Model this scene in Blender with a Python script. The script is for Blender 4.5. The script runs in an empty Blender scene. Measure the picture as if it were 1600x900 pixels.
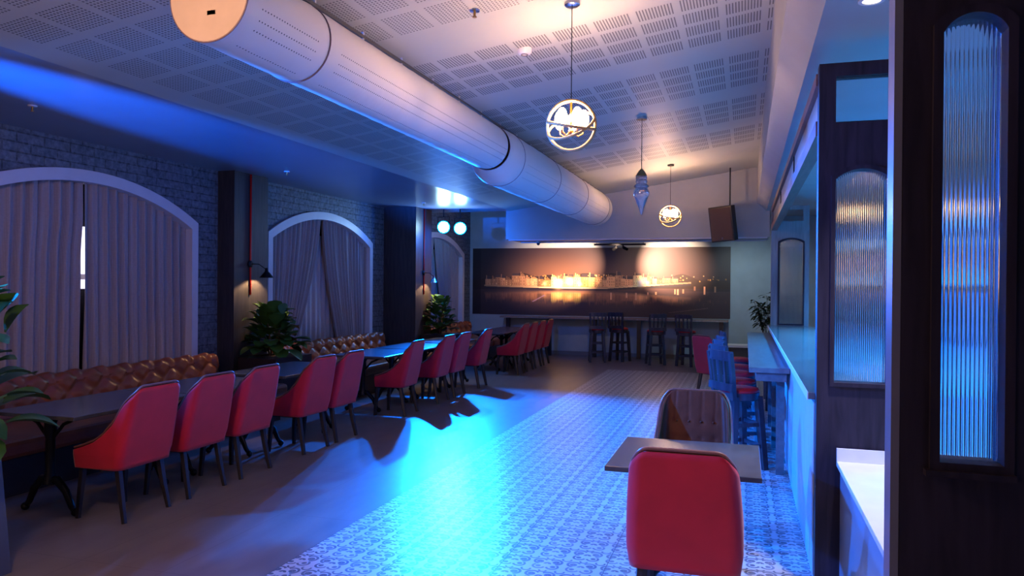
import bpy, bmesh, math, random
import numpy as np
from mathutils import Vector, Matrix
PI = math.pi
C = bpy.context.scene.collection
sc = bpy.context.scene

# ---------------------------------------------------------------- camera
cam = bpy.data.cameras.new('camera'); cam.sensor_width = 36; cam.lens = 1175/1600*36
cam.clip_start = .05; cam.clip_end = 200
camo = bpy.data.objects.new('camera', cam); C.objects.link(camo); sc.camera = camo
yaw = math.atan(364/1175); pit = -5/1175; rl = .008
fw = Vector((-math.sin(yaw)*math.cos(pit), math.cos(yaw)*math.cos(pit), math.sin(pit)))
r0 = fw.cross(Vector((0, 0, 1))).normalized(); u0 = r0.cross(fw)
Rv = r0*math.cos(rl)+u0*math.sin(rl); Uv = u0*math.cos(rl)-r0*math.sin(rl)
M = Matrix.Identity(4)
for i, v in enumerate((Rv, Uv, -fw)):
    for k in range(3): M[k][i] = v[k]
M.translation = (0, 0, 1.7)
camo.matrix_world = M

# ---------------------------------------------------------------- world, exposure
w = bpy.data.worlds.new('world'); sc.world = w; w.use_nodes = True
w.node_tree.nodes['Background'].inputs[0].default_value = (.42, .36, .46, 1)
w.node_tree.nodes['Background'].inputs[1].default_value = .045
sc.view_settings.view_transform = 'Standard'; sc.view_settings.look = 'None'
sc.view_settings.exposure = .18; sc.view_settings.gamma = 1; sc.view_settings.use_curve_mapping = False
sc.cycles.max_bounces = 8; sc.cycles.transmission_bounces = 8; sc.cycles.transparent_max_bounces = 8
sc.cycles.sample_clamp_indirect = 4; sc.cycles.caustics_reflective = False; sc.cycles.caustics_refractive = False

def lamp(name, kind, loc, energy, color, target=None, **kw):
    l = bpy.data.lights.new(name, kind); l.energy = energy; l.color = color
    for k, v in kw.items(): setattr(l, k, v)
    o = bpy.data.objects.new(name, l); C.objects.link(o); o.location = loc
    if target is not None:
        o.rotation_euler = (Vector(target)-Vector(loc)).to_track_quat('-Z', 'Y').to_euler()
    return o
BLUE = (0.0, .15, 1.0)
PAR = [(-5.70, 13.8, 2.83), (-5.35, 13.8, 2.80)]
for p in PAR:   # the two blue stage pars at the far left
    lamp('par_beam', 'SPOT', (p[0]+.03, p[1]-.16, p[2]-.02), 6000, BLUE, (-1.1, 6.4, -.5), spot_size=math.radians(60), spot_blend=1, shadow_soft_size=.05)
    lamp('par_spill', 'POINT', (p[0]+.16, p[1]-.10, p[2]-.22), 42, BLUE, shadow_soft_size=.06)
# a second pair of pars near the entrance side, beyond the frame on the left
lamp('par_beam', 'SPOT', (-4.9, .6, 2.35), 12000, (0, .12, 1), (-5.15, 5.8, 3.18), spot_size=math.radians(17), spot_blend=.8, shadow_soft_size=.05)
lamp('par_beam', 'SPOT', (-5.6, 3.0, 2.9), 4600, (0, .17, 1), (.38, 6.4, .5), spot_size=math.radians(66), spot_blend=1, shadow_soft_size=.08)
# pendant beyond the frame, left of the visible row, and an unseen warm fill light behind the camera
lamp('pendant_light', 'POINT', (-2.5, 1.5, 2.9), 85, (1, .56, .34), shadow_soft_size=.12)
lamp('warm_fill_light', 'AREA', (-3.0, -2.4, 1.7), 30, (1, .66, .58), (-5.0, 6, .7), shape='RECTANGLE', size=2.4, size_y=1.6)
# wall washers under the bulkhead
lamp('wall_washer', 'SPOT', (-.35, 16.3, 2.5), 38, (.75, .95, 1), (.15, 18, 1.1), spot_size=math.radians(115), spot_blend=.8, shadow_soft_size=.03)
lamp('wall_washer', 'SPOT', (-5.3, 16.4, 2.5), 10, (1, .85, .7), (-6.0, 18, .8), spot_size=math.radians(100), spot_blend=.8, shadow_soft_size=.03)
# bar interior
lamp('bar_light', 'AREA', (1.75, 8.2, 2.98), 560, (.03, .38, 1), (1.75, 8.2, 0), shape='RECTANGLE', size=.5, size_y=6, spread=math.radians(110))
lamp('service_downlight', 'SPOT', (.62, 3.96, 3.06), 230, (.86, .82, 1), (.72, 3.5, 0), spot_size=math.radians(80), spot_blend=.6, shadow_soft_size=.05)

# ---------------------------------------------------------------- materials
MATS = {}
def nt(name):
    m = bpy.data.materials.new(name); m.use_nodes = True
    return m, m.node_tree.nodes, m.node_tree.links, m.node_tree.nodes['Principled BSDF']
def mat(name, col, rough=.5, metal=0, noise=0, nscale=8, bump=0, bscale=60, emit=None, es=0, coat=0, trans=0, ior=1.45, stretch=(1, 1, 1), sheen=0):
    if name in MATS: return MATS[name]
    m, N, L, B = nt(name)
    B.inputs['Base Color'].default_value = (*col, 1); B.inputs['Roughness'].default_value = rough
    B.inputs['Metallic'].default_value = metal; B.inputs['IOR'].default_value = ior
    B.inputs['Transmission Weight'].default_value = trans; B.inputs['Coat Weight'].default_value = coat
    B.inputs['Sheen Weight'].default_value = sheen
    if emit: B.inputs['Emission Color'].default_value = (*emit, 1); B.inputs['Emission Strength'].default_value = es
    if noise or bump:
        tc = N.new('ShaderNodeTexCoord'); mp = N.new('ShaderNodeMapping'); mp.inputs['Scale'].default_value = stretch
        L.new(tc.outputs['Object'], mp.inputs[0])
    if noise:
        n = N.new('ShaderNodeTexNoise'); n.inputs['Scale'].default_value = nscale; n.inputs['Detail'].default_value = 6
        L.new(mp.outputs[0], n.inputs['Vector'])
        r = N.new('ShaderNodeMapRange'); r.inputs['From Min'].default_value = .3; r.inputs['From Max'].default_value = .7
        r.inputs['To Min'].default_value = 1-noise; r.inputs['To Max'].default_value = 1+noise
        L.new(n.outputs['Fac'], r.inputs['Value'])
        x = N.new('ShaderNodeVectorMath'); x.operation = 'SCALE'; x.inputs[0].default_value = col
        L.new(r.outputs[0], x.inputs['Scale']); L.new(x.outputs[0], B.inputs['Base Color'])
    if bump:
        n = N.new('ShaderNodeTexNoise'); n.inputs['Scale'].default_value = bscale; n.inputs['Detail'].default_value = 4
        L.new(mp.outputs[0], n.inputs['Vector'])
        b = N.new('ShaderNodeBump'); b.inputs['Strength'].default_value = bump; b.inputs['Distance'].default_value = .01
        L.new(n.outputs['Fac'], b.inputs['Height']); L.new(b.outputs[0], B.inputs['Normal'])
    MATS[name] = m; return m

class G:   # tiny node-graph helper for math
    def __init__(s, N, L): s.N = N; s.L = L
    def m(s, op, a, b=0, c=0):
        n = s.N.new('ShaderNodeMath'); n.operation = op
        for i, v in enumerate((a, b, c)):
            if isinstance(v, (int, float)): n.inputs[i].default_value = v
            else: s.L.new(v, n.inputs[i])
        return n.outputs[0]
    def band(s, v, lo, hi):  # 1 where lo<v<hi
        return s.m('MULTIPLY', s.m('GREATER_THAN', v, lo), s.m('LESS_THAN', v, hi))
    def mix(s, f, a, b):
        n = s.N.new('ShaderNodeMix'); n.data_type = 'RGBA'
        s.L.new(f, n.inputs['Factor'])
        for k, v in ((6, a), (7, b)):
            if isinstance(v, tuple): n.inputs[k].default_value = (*v, 1)
            else: s.L.new(v, n.inputs[k])
        return n.outputs[2]
    def pos(s):
        g = s.N.new('ShaderNodeNewGeometry'); x = s.N.new('ShaderNodeSeparateXYZ')
        s.L.new(g.outputs['Position'], x.inputs[0]); return g.outputs['Position'], x.outputs[0], x.outputs[1], x.outputs[2]

def floor_mat():
    m, N, L, B = nt('floor_tiles'); g = G(N, L); P, x, y, z = g.pos()
    inlay = g.m('MULTIPLY', g.m('GREATER_THAN', x, -2.65), g.m('LESS_THAN', y, 15.14))
    # ornate printed motif
    S = .207
    def cell(v, off=0): return g.m('SUBTRACT', g.m('FRACT', g.m('ADD', g.m('DIVIDE', v, S), 50.0+off)), .5)
    u, v = cell(x), cell(y)
    au = g.m('ABSOLUTE', u)
    def arc(cx, cy, r, wd, gate=None):
        dx = g.m('SUBTRACT', au, cx); dy = g.m('SUBTRACT', v, cy)
        d = g.m('SQRT', g.m('ADD', g.m('MULTIPLY', dx, dx), g.m('MULTIPLY', dy, dy)))
        a = g.m('LESS_THAN', g.m('ABSOLUTE', g.m('SUBTRACT', d, r)), wd)
        if gate: a = g.m('MULTIPLY', a, g.m('GREATER_THAN', g.m('ADD', g.m('MULTIPLY', dx, gate[0]), g.m('MULTIPLY', dy, gate[1])), gate[2]))
        return a
    parts = [arc(.22, .14, .19, .04, (1, .6, -.09)), arc(.24, .12, .06, .05), arc(.20, -.25, .17, .035, (.6, -1, -.06)),
             arc(.22, -.24, .04, .04), arc(0, -.02, .07, .045, (0, 1, -.02)), arc(.5, .45, .13, .03), arc(0, .44, .10, .03, (0, -1, -.02))]
    pat = parts[0]
    for a in parts[1:]: pat = g.m('MAXIMUM', pat, a)
    tx = g.m('FRACT', g.m('ADD', g.m('DIVIDE', g.m('ADD', x, 2.65), .62), 50)); ty = g.m('FRACT', g.m('ADD', g.m('DIVIDE', g.m('SUBTRACT', y, 5.36), .62), 50))
    jt = g.m('MAXIMUM', g.m('LESS_THAN', tx, .010), g.m('LESS_THAN', ty, .008))
    n = N.new('ShaderNodeTexNoise'); n.inputs['Scale'].default_value = 9; n.inputs['Detail'].default_value = 8; L.new(P, n.inputs['Vector'])
    wear = g.m('MULTIPLY', pat, g.m('MULTIPLY_ADD', n.outputs['Fac'], .9, .45))
    c1 = g.mix(wear, (.60, .60, .60), (.12, .12, .14)); c1 = g.mix(jt, c1, (.10, .10, .11))
    # plain stoneware
    mp = N.new('ShaderNodeMapping'); mp.inputs['Scale'].default_value = (1.2, .35, 1); L.new(P, mp.inputs[0])
    n2 = N.new('ShaderNodeTexNoise'); n2.inputs['Scale'].default_value = 5; n2.inputs['Detail'].default_value = 9; L.new(mp.outputs[0], n2.inputs['Vector'])
    px = g.m('FRACT', g.m('ADD', g.m('DIVIDE', g.m('ADD', x, 2.65), .6), 50)); py = g.m('FRACT', g.m('ADD', g.m('DIVIDE', y, 1.2), 50))
    pj = g.m('MAXIMUM', g.m('LESS_THAN', px, .007), g.m('LESS_THAN', py, .004))
    c2 = g.mix(n2.outputs['Fac'], (.15, .125, .115), (.27, .235, .22)); c2 = g.mix(g.m('MULTIPLY', pj, .5), c2, (.06, .055, .05))
    L.new(g.mix(inlay, c2, c1), B.inputs['Base Color'])
    B.inputs['Roughness'].default_value = .31
    b = N.new('ShaderNodeBump'); b.inputs['Strength'].default_value = .35; b.inputs['Distance'].default_value = .004
    h = g.m('SUBTRACT', 0.0, g.m('MULTIPLY', inlay, g.m('MAXIMUM', g.m('MULTIPLY', pat, .25), jt)))
    L.new(h, b.inputs['Height']); L.new(b.outputs[0], B.inputs['Normal'])
    return m

def ceil_mat():
    m, N, L, B = nt('perforated_plasterboard'); g = G(N, L); P, x, y, z = g.pos()
    fx = g.m('FRACT', g.m('ADD', g.m('DIVIDE', g.m('ADD', x, .165), .318), 50))      # panels across
    gx = g.m('LESS_THAN', fx, .86)
    yy = g.m('DIVIDE', g.m('SUBTRACT', y, 7.22), 1.65); fy = g.m('FRACT', g.m('ADD', yy, 50))
    gy = g.m('LESS_THAN', fy, .73)
    sy = g.m('FRACT', g.m('DIVIDE', fy, .1825)); sx = g.m('FRACT', g.m('DIVIDE', fx, .86/12))
    slot = g.m('MULTIPLY', g.band(sy, .10, .86), g.band(sx, .28, .70))
    slot = g.m('MULTIPLY', slot, g.m('MULTIPLY', gx, gy))
    # round-hole boards nearer the entrance
    gy2 = g.m('LESS_THAN', g.m('FRACT', g.m('ADD', g.m('DIVIDE', y, .42), 50)), .8)
    hx = g.m('SUBTRACT', g.m('FRACT', g.m('ADD', g.m('DIVIDE', x, .0244), 500)), .5); hy = g.m('SUBTRACT', g.m('FRACT', g.m('ADD', g.m('DIVIDE', y, .028), 500)), .5)
    hole = g.m('LESS_THAN', g.m('ADD', g.m('MULTIPLY', hx, hx), g.m('MULTIPLY', hy, hy)), .085)
    hole = g.m('MULTIPLY', hole, g.m('MULTIPLY', gx, gy2))
    near = g.m('LESS_THAN', y, 4.95); side = g.m('LESS_THAN', x, -2.75)
    nh = g.m('MAXIMUM', near, side)
    msk = g.m('ADD', g.m('MULTIPLY', nh, hole), g.m('MULTIPLY', g.m('SUBTRACT', 1, nh), slot))
    msk = g.m('MULTIPLY', msk, g.band(y, -3.0, 11.95))
    lim = g.m('MULTIPLY', g.m('GREATER_THAN', x, -4.3), g.m('SUBTRACT', 1, g.m('MULTIPLY', g.band(y, 4.95, 5.25), g.m('GREATER_THAN', x, -2.75))))
    msk = g.m('MULTIPLY', msk, lim)
    n = N.new('ShaderNodeTexNoise'); n.inputs['Scale'].default_value = 1.5; L.new(P, n.inputs['Vector'])
    c = g.mix(n.outputs['Fac'], (.45, .46, .40), (.50, .51, .45))
    L.new(g.mix(g.m('MULTIPLY', msk, .8), c, (.05, .05, .055)), B.inputs['Base Color']); B.inputs['Roughness'].default_value = .55
    return m

def brick_mat():
    m, N, L, B = nt('painted_brick'); g = G(N, L); P, x, y, z = g.pos()
    cmb = N.new('ShaderNodeCombineXYZ'); s = g.m('ADD', x, y); L.new(s, cmb.inputs[0]); L.new(z, cmb.inputs[1])
    b = N.new('ShaderNodeTexBrick'); L.new(cmb.outputs[0], b.inputs['Vector'])
    b.inputs['Scale'].default_value = 1; b.inputs['Brick Width'].default_value = .30; b.inputs['Row Height'].default_value = .098
    b.inputs['Mortar Size'].default_value = .008; b.inputs['Mortar Smooth'].default_value = .3
    b.inputs['Color1'].default_value = (.075, .095, .12, 1); b.inputs['Color2'].default_value = (.12, .14, .17, 1); b.inputs['Mortar'].default_value = (.03, .036, .045, 1)
    n = N.new('ShaderNodeTexNoise'); n.inputs['Scale'].default_value = 22; n.inputs['Detail'].default_value = 8; L.new(P, n.inputs['Vector'])
    r = N.new('ShaderNodeMapRange'); r.inputs['From Min'].default_value = .35; r.inputs['From Max'].default_value = .7; L.new(n.outputs['Fac'], r.inputs['Value'])
    L.new(g.mix(g.m('MULTIPLY', r.outputs[0], .45), b.outputs['Color'], (.34, .38, .42)), B.inputs['Base Color'])
    bp = N.new('ShaderNodeBump'); bp.inputs['Strength'].default_value = 1; bp.inputs['Distance'].default_value = .03
    h = g.m('SUBTRACT', g.m('MULTIPLY', n.outputs['Fac'], .6), b.outputs['Fac']); L.new(h, bp.inputs['Height']); L.new(bp.outputs[0], B.inputs['Normal'])
    B.inputs['Roughness'].default_value = .6
    return m

def wood_mat(name, c1, c2, rough=.45, scale=(6, 6, .6)):
    if name in MATS: return MATS[name]
    m, N, L, B = nt(name); g = G(N, L)
    tc = N.new('ShaderNodeTexCoord'); mp = N.new('ShaderNodeMapping'); mp.inputs['Scale'].default_value = scale; L.new(tc.outputs['Object'], mp.inputs[0])
    n = N.new('ShaderNodeTexNoise'); n.inputs['Scale'].default_value = 4; n.inputs['Detail'].default_value = 8; n.inputs['Distortion'].default_value = .6; L.new(mp.outputs[0], n.inputs['Vector'])
    r = N.new('ShaderNodeMapRange'); r.inputs['From Min'].default_value = .3; r.inputs['From Max'].default_value = .7; L.new(n.outputs['Fac'], r.inputs['Value'])
    L.new(g.mix(r.outputs[0], c1, c2), B.inputs['Base Color']); B.inputs['Roughness'].default_value = rough
    b = N.new('ShaderNodeBump'); b.inputs['Strength'].default_value = .15; b.inputs['Distance'].default_value = .004; L.new(n.outputs['Fac'], b.inputs['Height']); L.new(b.outputs[0], B.inputs['Normal'])
    MATS[name] = m; return m

def cloth_mat(name, c, c2):
    m, N, L, B = nt(name); g = G(N, L); P, x, y, z = g.pos()
    fy = g.m('ABSOLUTE', g.m('SUBTRACT', g.m('FRACT', g.m('MULTIPLY', y, 90)), .5)); fz = g.m('ABSOLUTE', g.m('SUBTRACT', g.m('FRACT', g.m('MULTIPLY', z, 90)), .5))
    n = N.new('ShaderNodeTexNoise'); n.inputs['Scale'].default_value = 40; L.new(P, n.inputs['Vector'])
    L.new(g.mix(g.m('MULTIPLY', g.m('ADD', fy, fz), n.outputs['Fac']), c, c2), B.inputs['Base Color']); B.inputs['Roughness'].default_value = .85
    B.inputs['Sheen Weight'].default_value = .2
    return m

FLOOR = floor_mat(); CEIL = ceil_mat(); BRICK = brick_mat()
PLASTER = mat('grey_plaster', (.42, .43, .44), .45, noise=.06, nscale=2)
LOWCEIL = mat('gloss_ceiling_paint', (.26, .28, .32), .28, noise=.05, nscale=2)
TEAL = mat('teal_grey_wall', (.38, .47, .49), .6, noise=.08, nscale=3)
COLWOOD = wood_mat('dark_stained_wood', (.020, .022, .026), (.05, .048, .05), .5)
FRAMEWOOD = wood_mat('espresso_wood', (.012, .009, .017), (.030, .023, .040), .55)
FRAMEWOOD.node_tree.nodes['Principled BSDF'].inputs['Specular IOR Level'].default_value = .25
REDWOOD = wood_mat('mahogany_rail', (.16, .055, .045), (.26, .11, .09), .4, (6, .6, 6))
TRIM = mat('white_trim', (.72, .71, .74), .4, noise=.03)
CURT = cloth_mat('mauve_linen', (.34, .29, .29), (.50, .43, .43))
SHEER = cloth_mat('pale_sheer', (.5, .42, .42), (.66, .58, .57))
BLACKM = mat('black_metal', (.015, .015, .017), .4, metal=.6)
BLACKW = mat('black_wood', (.022, .018, .02), .35, noise=.2)
LEATHER_SPEC = .25
RED = mat('red_velvet', (.62, .008, .035), .65, noise=.10, nscale=5, sheen=.25)
PIPING = mat('dark_piping', (.35, .20, .26), .3)
LEATHER = mat('brown_leather', (.12, .034, .018), .42, noise=.18, nscale=9, bump=.15, bscale=120)
LEATHER.node_tree.nodes['Principled BSDF'].inputs['Specular IOR Level'].default_value = LEATHER_SPEC
TAN = mat('cognac_leather', (.25, .07, .025), .33, noise=.2, nscale=7, bump=.15, bscale=120)
TABLE = wood_mat('slate_tabletop', (.06, .057, .058), (.10, .095, .095), .24, (3, 1.5, 3))
STEEL = mat('chrome', (.7, .7, .72), .2, metal=1)
DUCT = mat('duct_fabric', (.92, .86, .78), .6, noise=.04, nscale=3, bump=.25, bscale=9)
BRASS = mat('brass', (.55, .30, .10), .3, metal=1)

# ---------------------------------------------------------------- mesh helper
class MB:
    def __init__(s): s.v = []; s.f = []
    def add(s, vs, fs):
        n = len(s.v); s.v += [tuple(p) for p in vs]; s.f += [[i+n for i in f] for f in fs]; return s
    def box(s, c, d, rz=0, M=None):
        x, y, z = d[0]/2, d[1]/2, d[2]/2
        vs = [Vector((i*x, j*y, k*z)) for k in (-1, 1) for j in (-1, 1) for i in (-1, 1)]
        R = M if M else Matrix.Rotation(rz, 3, 'Z')
        vs = [R @ p+Vector(c) for p in vs]
        return s.add(vs, [(0, 2, 3, 1), (4, 5, 7, 6), (0, 1, 5, 4), (2, 6, 7, 3), (0, 4, 6, 2), (1, 3, 7, 5)])
    def bx(s, x0, x1, y0, y1, z0, z1): return s.box(((x0+x1)/2, (y0+y1)/2, (z0+z1)/2), (x1-x0, y1-y0, z1-z0))
    def tube(s, pts, rad, n=10, closed=False, cap=True):
        pts = [Vector(p) for p in pts]; m = len(pts)
        if not hasattr(rad, '__len__'): rad = [rad]*m
        prev = None; rings = []
        for i, p in enumerate(pts):
            a = pts[(i-1) % m] if (closed or i > 0) else p; b = pts[(i+1) % m] if (closed or i < m-1) else p
            t = (b-a).normalized()
            if prev is None: q = t.orthogonal().normalized()
            else: q = (prev-t*prev.dot(t)); q = q.normalized() if q.length > 1e-6 else t.orthogonal().normalized()
            prev = q; r = t.cross(q)
            rings.append([p+(q*math.cos(2*PI*k/n)+r*math.sin(2*PI*k/n))*rad[i] for k in range(n)])
        vs = [v for R in rings for v in R]; fs = []
        for i in range(m if closed else m-1):
            j = (i+1) % m
            for k in range(n): fs.append((i*n+k, i*n+(k+1) % n, j*n+(k+1) % n, j*n+k))
        if cap and not closed: fs += [tuple(range(n))[::-1], tuple((m-1)*n+k for k in range(n))]
        return s.add(vs, fs)
    def lathe(s, prof, c=(0, 0, 0), n=24, cap=True, axis='z'):
        vs = []; fs = []
        for r, h in prof:
            for k in range(n):
                a = 2*PI*k/n
                p = (r*math.cos(a), r*math.sin(a), h) if axis == 'z' else (r*math.cos(a), h, r*math.sin(a))
                vs.append((p[0]+c[0], p[1]+c[1], p[2]+c[2]))
        for i in range(len(prof)-1):
            for k in range(n): fs.append((i*n+k, i*n+(k+1) % n, (i+1)*n+(k+1) % n, (i+1)*n+k))
        if cap: fs += [tuple(range(n))[::-1], tuple((len(prof)-1)*n+k for k in range(n))]
        return s.add(vs, fs)
    def ball(s, c, r, n=12):
        pr = [(max(r[0]*math.sin(PI*i/n), 1e-4), -r[1]*math.cos(PI*i/n)) for i in range(n+1)] if hasattr(r, '__len__') else [(max(r*math.sin(PI*i/n), 1e-4), -r*math.cos(PI*i/n)) for i in range(n+1)]
        return s.lathe(pr, c, max(8, n+4))
    def grid(s, fn, nu, nv, closeu=False):
        vs = [fn(i/nu, j/nv) for j in range(nv+1) for i in range(nu+1)]
        W = nu+1
        return s.add(vs, [(j*W+i, j*W+i+1, (j+1)*W+i+1, (j+1)*W+i) for j in range(nv) for i in range(nu)])
    def prism(s, poly, plane, a, b):   # polygon extruded: plane 'xz' along y a..b, 'xy' along z, 'yz' along x
        n = len(poly)
        def P(p, h): return {'xz': (p[0], h, p[1]), 'xy': (p[0], p[1], h), 'yz': (h, p[0], p[1])}[plane]
        vs = [P(p, a) for p in poly]+[P(p, b) for p in poly]
        return s.add(vs, [tuple(range(n)), tuple(range(n, 2*n))[::-1]]+[(i, i+n, (i+1) % n+n, (i+1) % n) for i in range(n)])
    def build(s, name, m, parent=None, smooth=False, bevel=0, sub=0, fix=True, loc=None):
        me = bpy.data.meshes.new(name); me.from_pydata(s.v, [], s.f); me.update()
        if fix:
            b = bmesh.new(); b.from_mesh(me); bmesh.ops.recalc_face_normals(b, faces=b.faces); b.to_mesh(me); b.free()
        if isinstance(m, (list, tuple)):
            for q in m: me.materials.append(q)
        else: me.materials.append(m)
        if smooth:
            me.shade_smooth()
            if smooth != 2: me.set_sharp_from_angle(angle=math.radians(42))
        o = bpy.data.objects.new(name, me); C.objects.link(o)
        if parent: o.parent = parent
        if loc: o.location = loc
        if bevel:
            d = o.modifiers.new('bevel', 'BEVEL'); d.width = bevel; d.segments = 2; d.limit_method = 'ANGLE'
        if sub: d = o.modifiers.new('sub', 'SUBSURF'); d.levels = sub; d.render_levels = sub
        return o
def tag(o, label, cat, group=None, kind=None):
    if label: o['label'] = label
    if cat: o['category'] = cat
    if group: o['group'] = group
    if kind: o['kind'] = kind
    return o
def thing(name, label, cat, loc=(0, 0, 0), rz=0, group=None):
    o = bpy.data.objects.new(name, None); C.objects.link(o); o.location = loc; o.rotation_euler = (0, 0, rz); o.empty_display_size = .1
    return tag(o, label, cat, group)
def struct(mb, name, m, parent=None, **k):
    o = mb.build(name, m, parent, **k)
    if not parent: o['kind'] = 'structure'
    return o
def dup(root, loc, rz, label, group=None):
    r = root.copy(); C.objects.link(r); r.location = loc; r.rotation_euler = (0, 0, rz); r['label'] = label
    if group: r['group'] = group
    def rec(a, b):
        for ch in list(a.children):
            if ch.users_collection == (): continue
            c = ch.copy(); C.objects.link(c); c.parent = b; rec(ch, c)
    rec(root, r); return r

# ================================================================ STRUCTURE
XL, YB, ZL = -6.7, 18.0, 3.18
YN = -3.0
def cz(x): return 3.18+.149*(x+4.5)
struct(MB().prism([(-7.3, YN), (3.2, YN), (3.2, YB+.1), (-7.3, YB+.1)], 'xy', -.2, 0), 'floor', FLOOR)
struct(MB().prism([(XL-.3, ZL), (-4.5, ZL), (-4.5, ZL+.3), (XL-.3, ZL+.3)], 'xz', YN, 14.42), 'ceiling', LOWCEIL)
struct(MB().prism([(XL-.3, 3.56), (-4.5, 3.56), (-4.5, 3.76), (XL-.3, 3.76)], 'xz', 14.42, YB), 'ceiling', LOWCEIL)
struct(MB().prism([(-4.5, ZL), (.22, cz(.22)), (.22, cz(.22)+.2), (-4.5, ZL+.2)], 'xz', YN, 14.6), 'ceiling', CEIL)
# boxed beam along the bar side with a splayed lower face, then the bar's flat ceiling
struct(MB().prism([(.2, 3.95), (.2, 3.23), (.36, 3.08), (3.0, 3.08), (3.0, 3.95)], 'xz', YN, 14.4), 'ceiling', PLASTER)
# bulkhead in front of the mural wall
struct(MB().bx(-4.6, .42, 14.4, 15.4, 2.61, 4.2), 'trim_1', PLASTER)
struct(MB().bx(-4.55, .38, 14.43, 14.47, 2.585, 2.612).bx(-4.55, .38, 15.3, 15.34, 2.585, 2.612), 'trim_2', TRIM)
struct(MB().bx(-7.3, 3.0, YB, YB+.2, 0, 4.4), 'wall_back', TEAL)
struct(MB().bx(.42, 3.0, 14.4, 18, 3.3, 3.5).bx(-6.9, .42, 15.4, 18, 3.76, 3.9), 'ceiling', PLASTER)
struct(MB().bx(2.8, 3.0, YN, YB, 0, 3.3), 'wall_right', TEAL)
struct(MB().bx(-6.6, .3, YB-.02, YB, 0, .09), 'baseboard_back', mat('grey_skirting', (.2, .21, .23), .5))

# left wall with three arched openings
WIN = [(4.68, 7.98), (9.46, 12.69), (14.2, 17.5)]
SILL, SPR, APX = .66, 2.42, 2.83
def arch_pts(y0, y1, z0, spr, apx, n=24):   # closed outline of an arched opening
    hw = (y1-y0)/2; c = (y0+y1)/2; rise = apx-spr; R = (hw*hw+rise*rise)/(2*rise); zc = apx-R
    a = math.asin(hw/R)
    top = [(c+R*math.sin(-a+2*a*i/n), zc+R*math.cos(-a+2*a*i/n)) for i in range(n+1)]
    return [(y0, z0)]+top+[(y1, z0)]
mb = MB(); ys = YN
for y0, y1 in WIN:
    mb.bx(XL-.25, XL, ys, y0, 0, 3.6); mb.bx(XL-.25, XL, y0, y1, 0, SILL)
    top = arch_pts(y0, y1, SILL, SPR, APX)[1:-1]
    for a, b in zip(top[:-1], top[1:]):
        mb.prism([(a[0], a[1]), (b[0], b[1]), (b[0], 3.6), (a[0], 3.6)], 'yz', XL-.25, XL)
    ys = y1
mb.bx(XL-.25, XL, ys, YB, 0, 3.6)
struct(mb, 'wall_left', BRICK)
GLASSDAY = mat('window_daylight', (.1, .1, .12), .3, emit=(.75, .72, 1), es=2.2)
DARKPANE = mat('dark_pane', (.02, .02, .03), .2)
for i, (y0, y1) in enumerate(WIN):
    wd = bpy.data.objects.new('window_%d' % (i+1), None); C.objects.link(wd); wd['kind'] = 'structure'; wd.location = (XL, (y0+y1)/2, 0)
    cy = (y0+y1)/2
    o = arch_pts(y0-cy-.0, y1-cy+.0, SILL, SPR+.03, APX+.05); inn = arch_pts(y0-cy+.11, y1-cy-.11, SILL, SPR-.05, APX-.075)
    n = len(o); vs = [(h, p[0], p[1]) for h in (.035, -.16) for q in (o, inn) for p in q]
    fs = []
    for k in range(n-1):
        fs += [(k, k+1, n+k+1, n+k), (2*n+k, 3*n+k, 3*n+k+1, 2*n+k+1), (k, 2*n+k, 2*n+k+1, k+1), (n+k, n+k+1, 3*n+k+1, 3*n+k)]
    MB().add(vs, fs).build('window_frame', TRIM, wd)
    MB().bx(-.2, .04, y0-cy, y1-cy, SILL-.05, SILL).build('window_sill', TRIM, wd)
    MB().bx(-.24, -.235, y0-cy+.1, y1-cy-.1, 1.62, 2.3).build('pane', GLASSDAY if i == 0 else DARKPANE, wd)
    MB().bx(-.24, -.235, y0-cy+.1, y1-cy-.1, 2.3, APX).build('pane', DARKPANE, wd)
    MB().bx(-.24, -.235, y0-cy+.1, y1-cy-.1, SILL, 1.62).build('pane', DARKPANE, wd)
    g = MB()
    for q in (-1.0, 1.0): g.bx(-.235, -.2, q-.03, q+.03, SILL, 2.75)
    g.bx(-.235, -.2, -1.55, 1.55, 1.72, 1.78).build('glazing_bars', TRIM, wd)

# columns between the windows
struct(MB().bx(XL, -6.44, 8.39, 9.12, 0, 3.2), 'trim_3', COLWOOD)
struct(MB().bx(XL, -6.02, 13.2, 13.95, 0, 3.2), 'trim_4', COLWOOD)

# ---------------------------------------------------------------- curtains
def curtain(win, side, label, parted, name='curtain'):
    y0, y1 = WIN[win]; cy = (y0+y1)/2; hw = (y1-y0)/2-.11
    rise = APX-.075-(SPR-.05); R = (hw*hw+rise*rise)/(2*rise); zc = APX-.075-R
    rnd = random.Random(win*7+side); ph = [rnd.uniform(0, 6) for _ in range(4)]; nf = 11
    def fn(u, v):
        zt_edge = lambda y: zc+math.sqrt(max(R*R-y*y, 0))
        yt = (.004+(hw+.0)*u)
        # v 0 bottom .. 1 top ; inner edge swept aside towards the bottom
        sweep = parted*(max(0, 1-v)**1.5 if parted > .3 else (lambda q: q*q*(3-2*q))(min(1, max(0, (.84-v)/.25))))
        y = yt+(1-u)**1.3*sweep
        z = SILL+.0+(zt_edge(min(abs(yt), hw))-SILL+.035)*v
        f = nf*2*PI*u+ph[0]+.5*math.sin(3*v+ph[1])
        x = -.09+.030*math.sin(f)+.012*math.sin(2.3*f+ph[2]+v*2)+.01*side
        return (x, y*side, z)
    t = tag(MB().grid(fn, 180, 36).build(name, CURT, smooth=2, fix=False, loc=(XL, cy, 0)), label, 'curtain', 'linen curtains in the arched windows')
    t.modifiers.new('s', 'SOLIDIFY').thickness = .004
    return t
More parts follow.
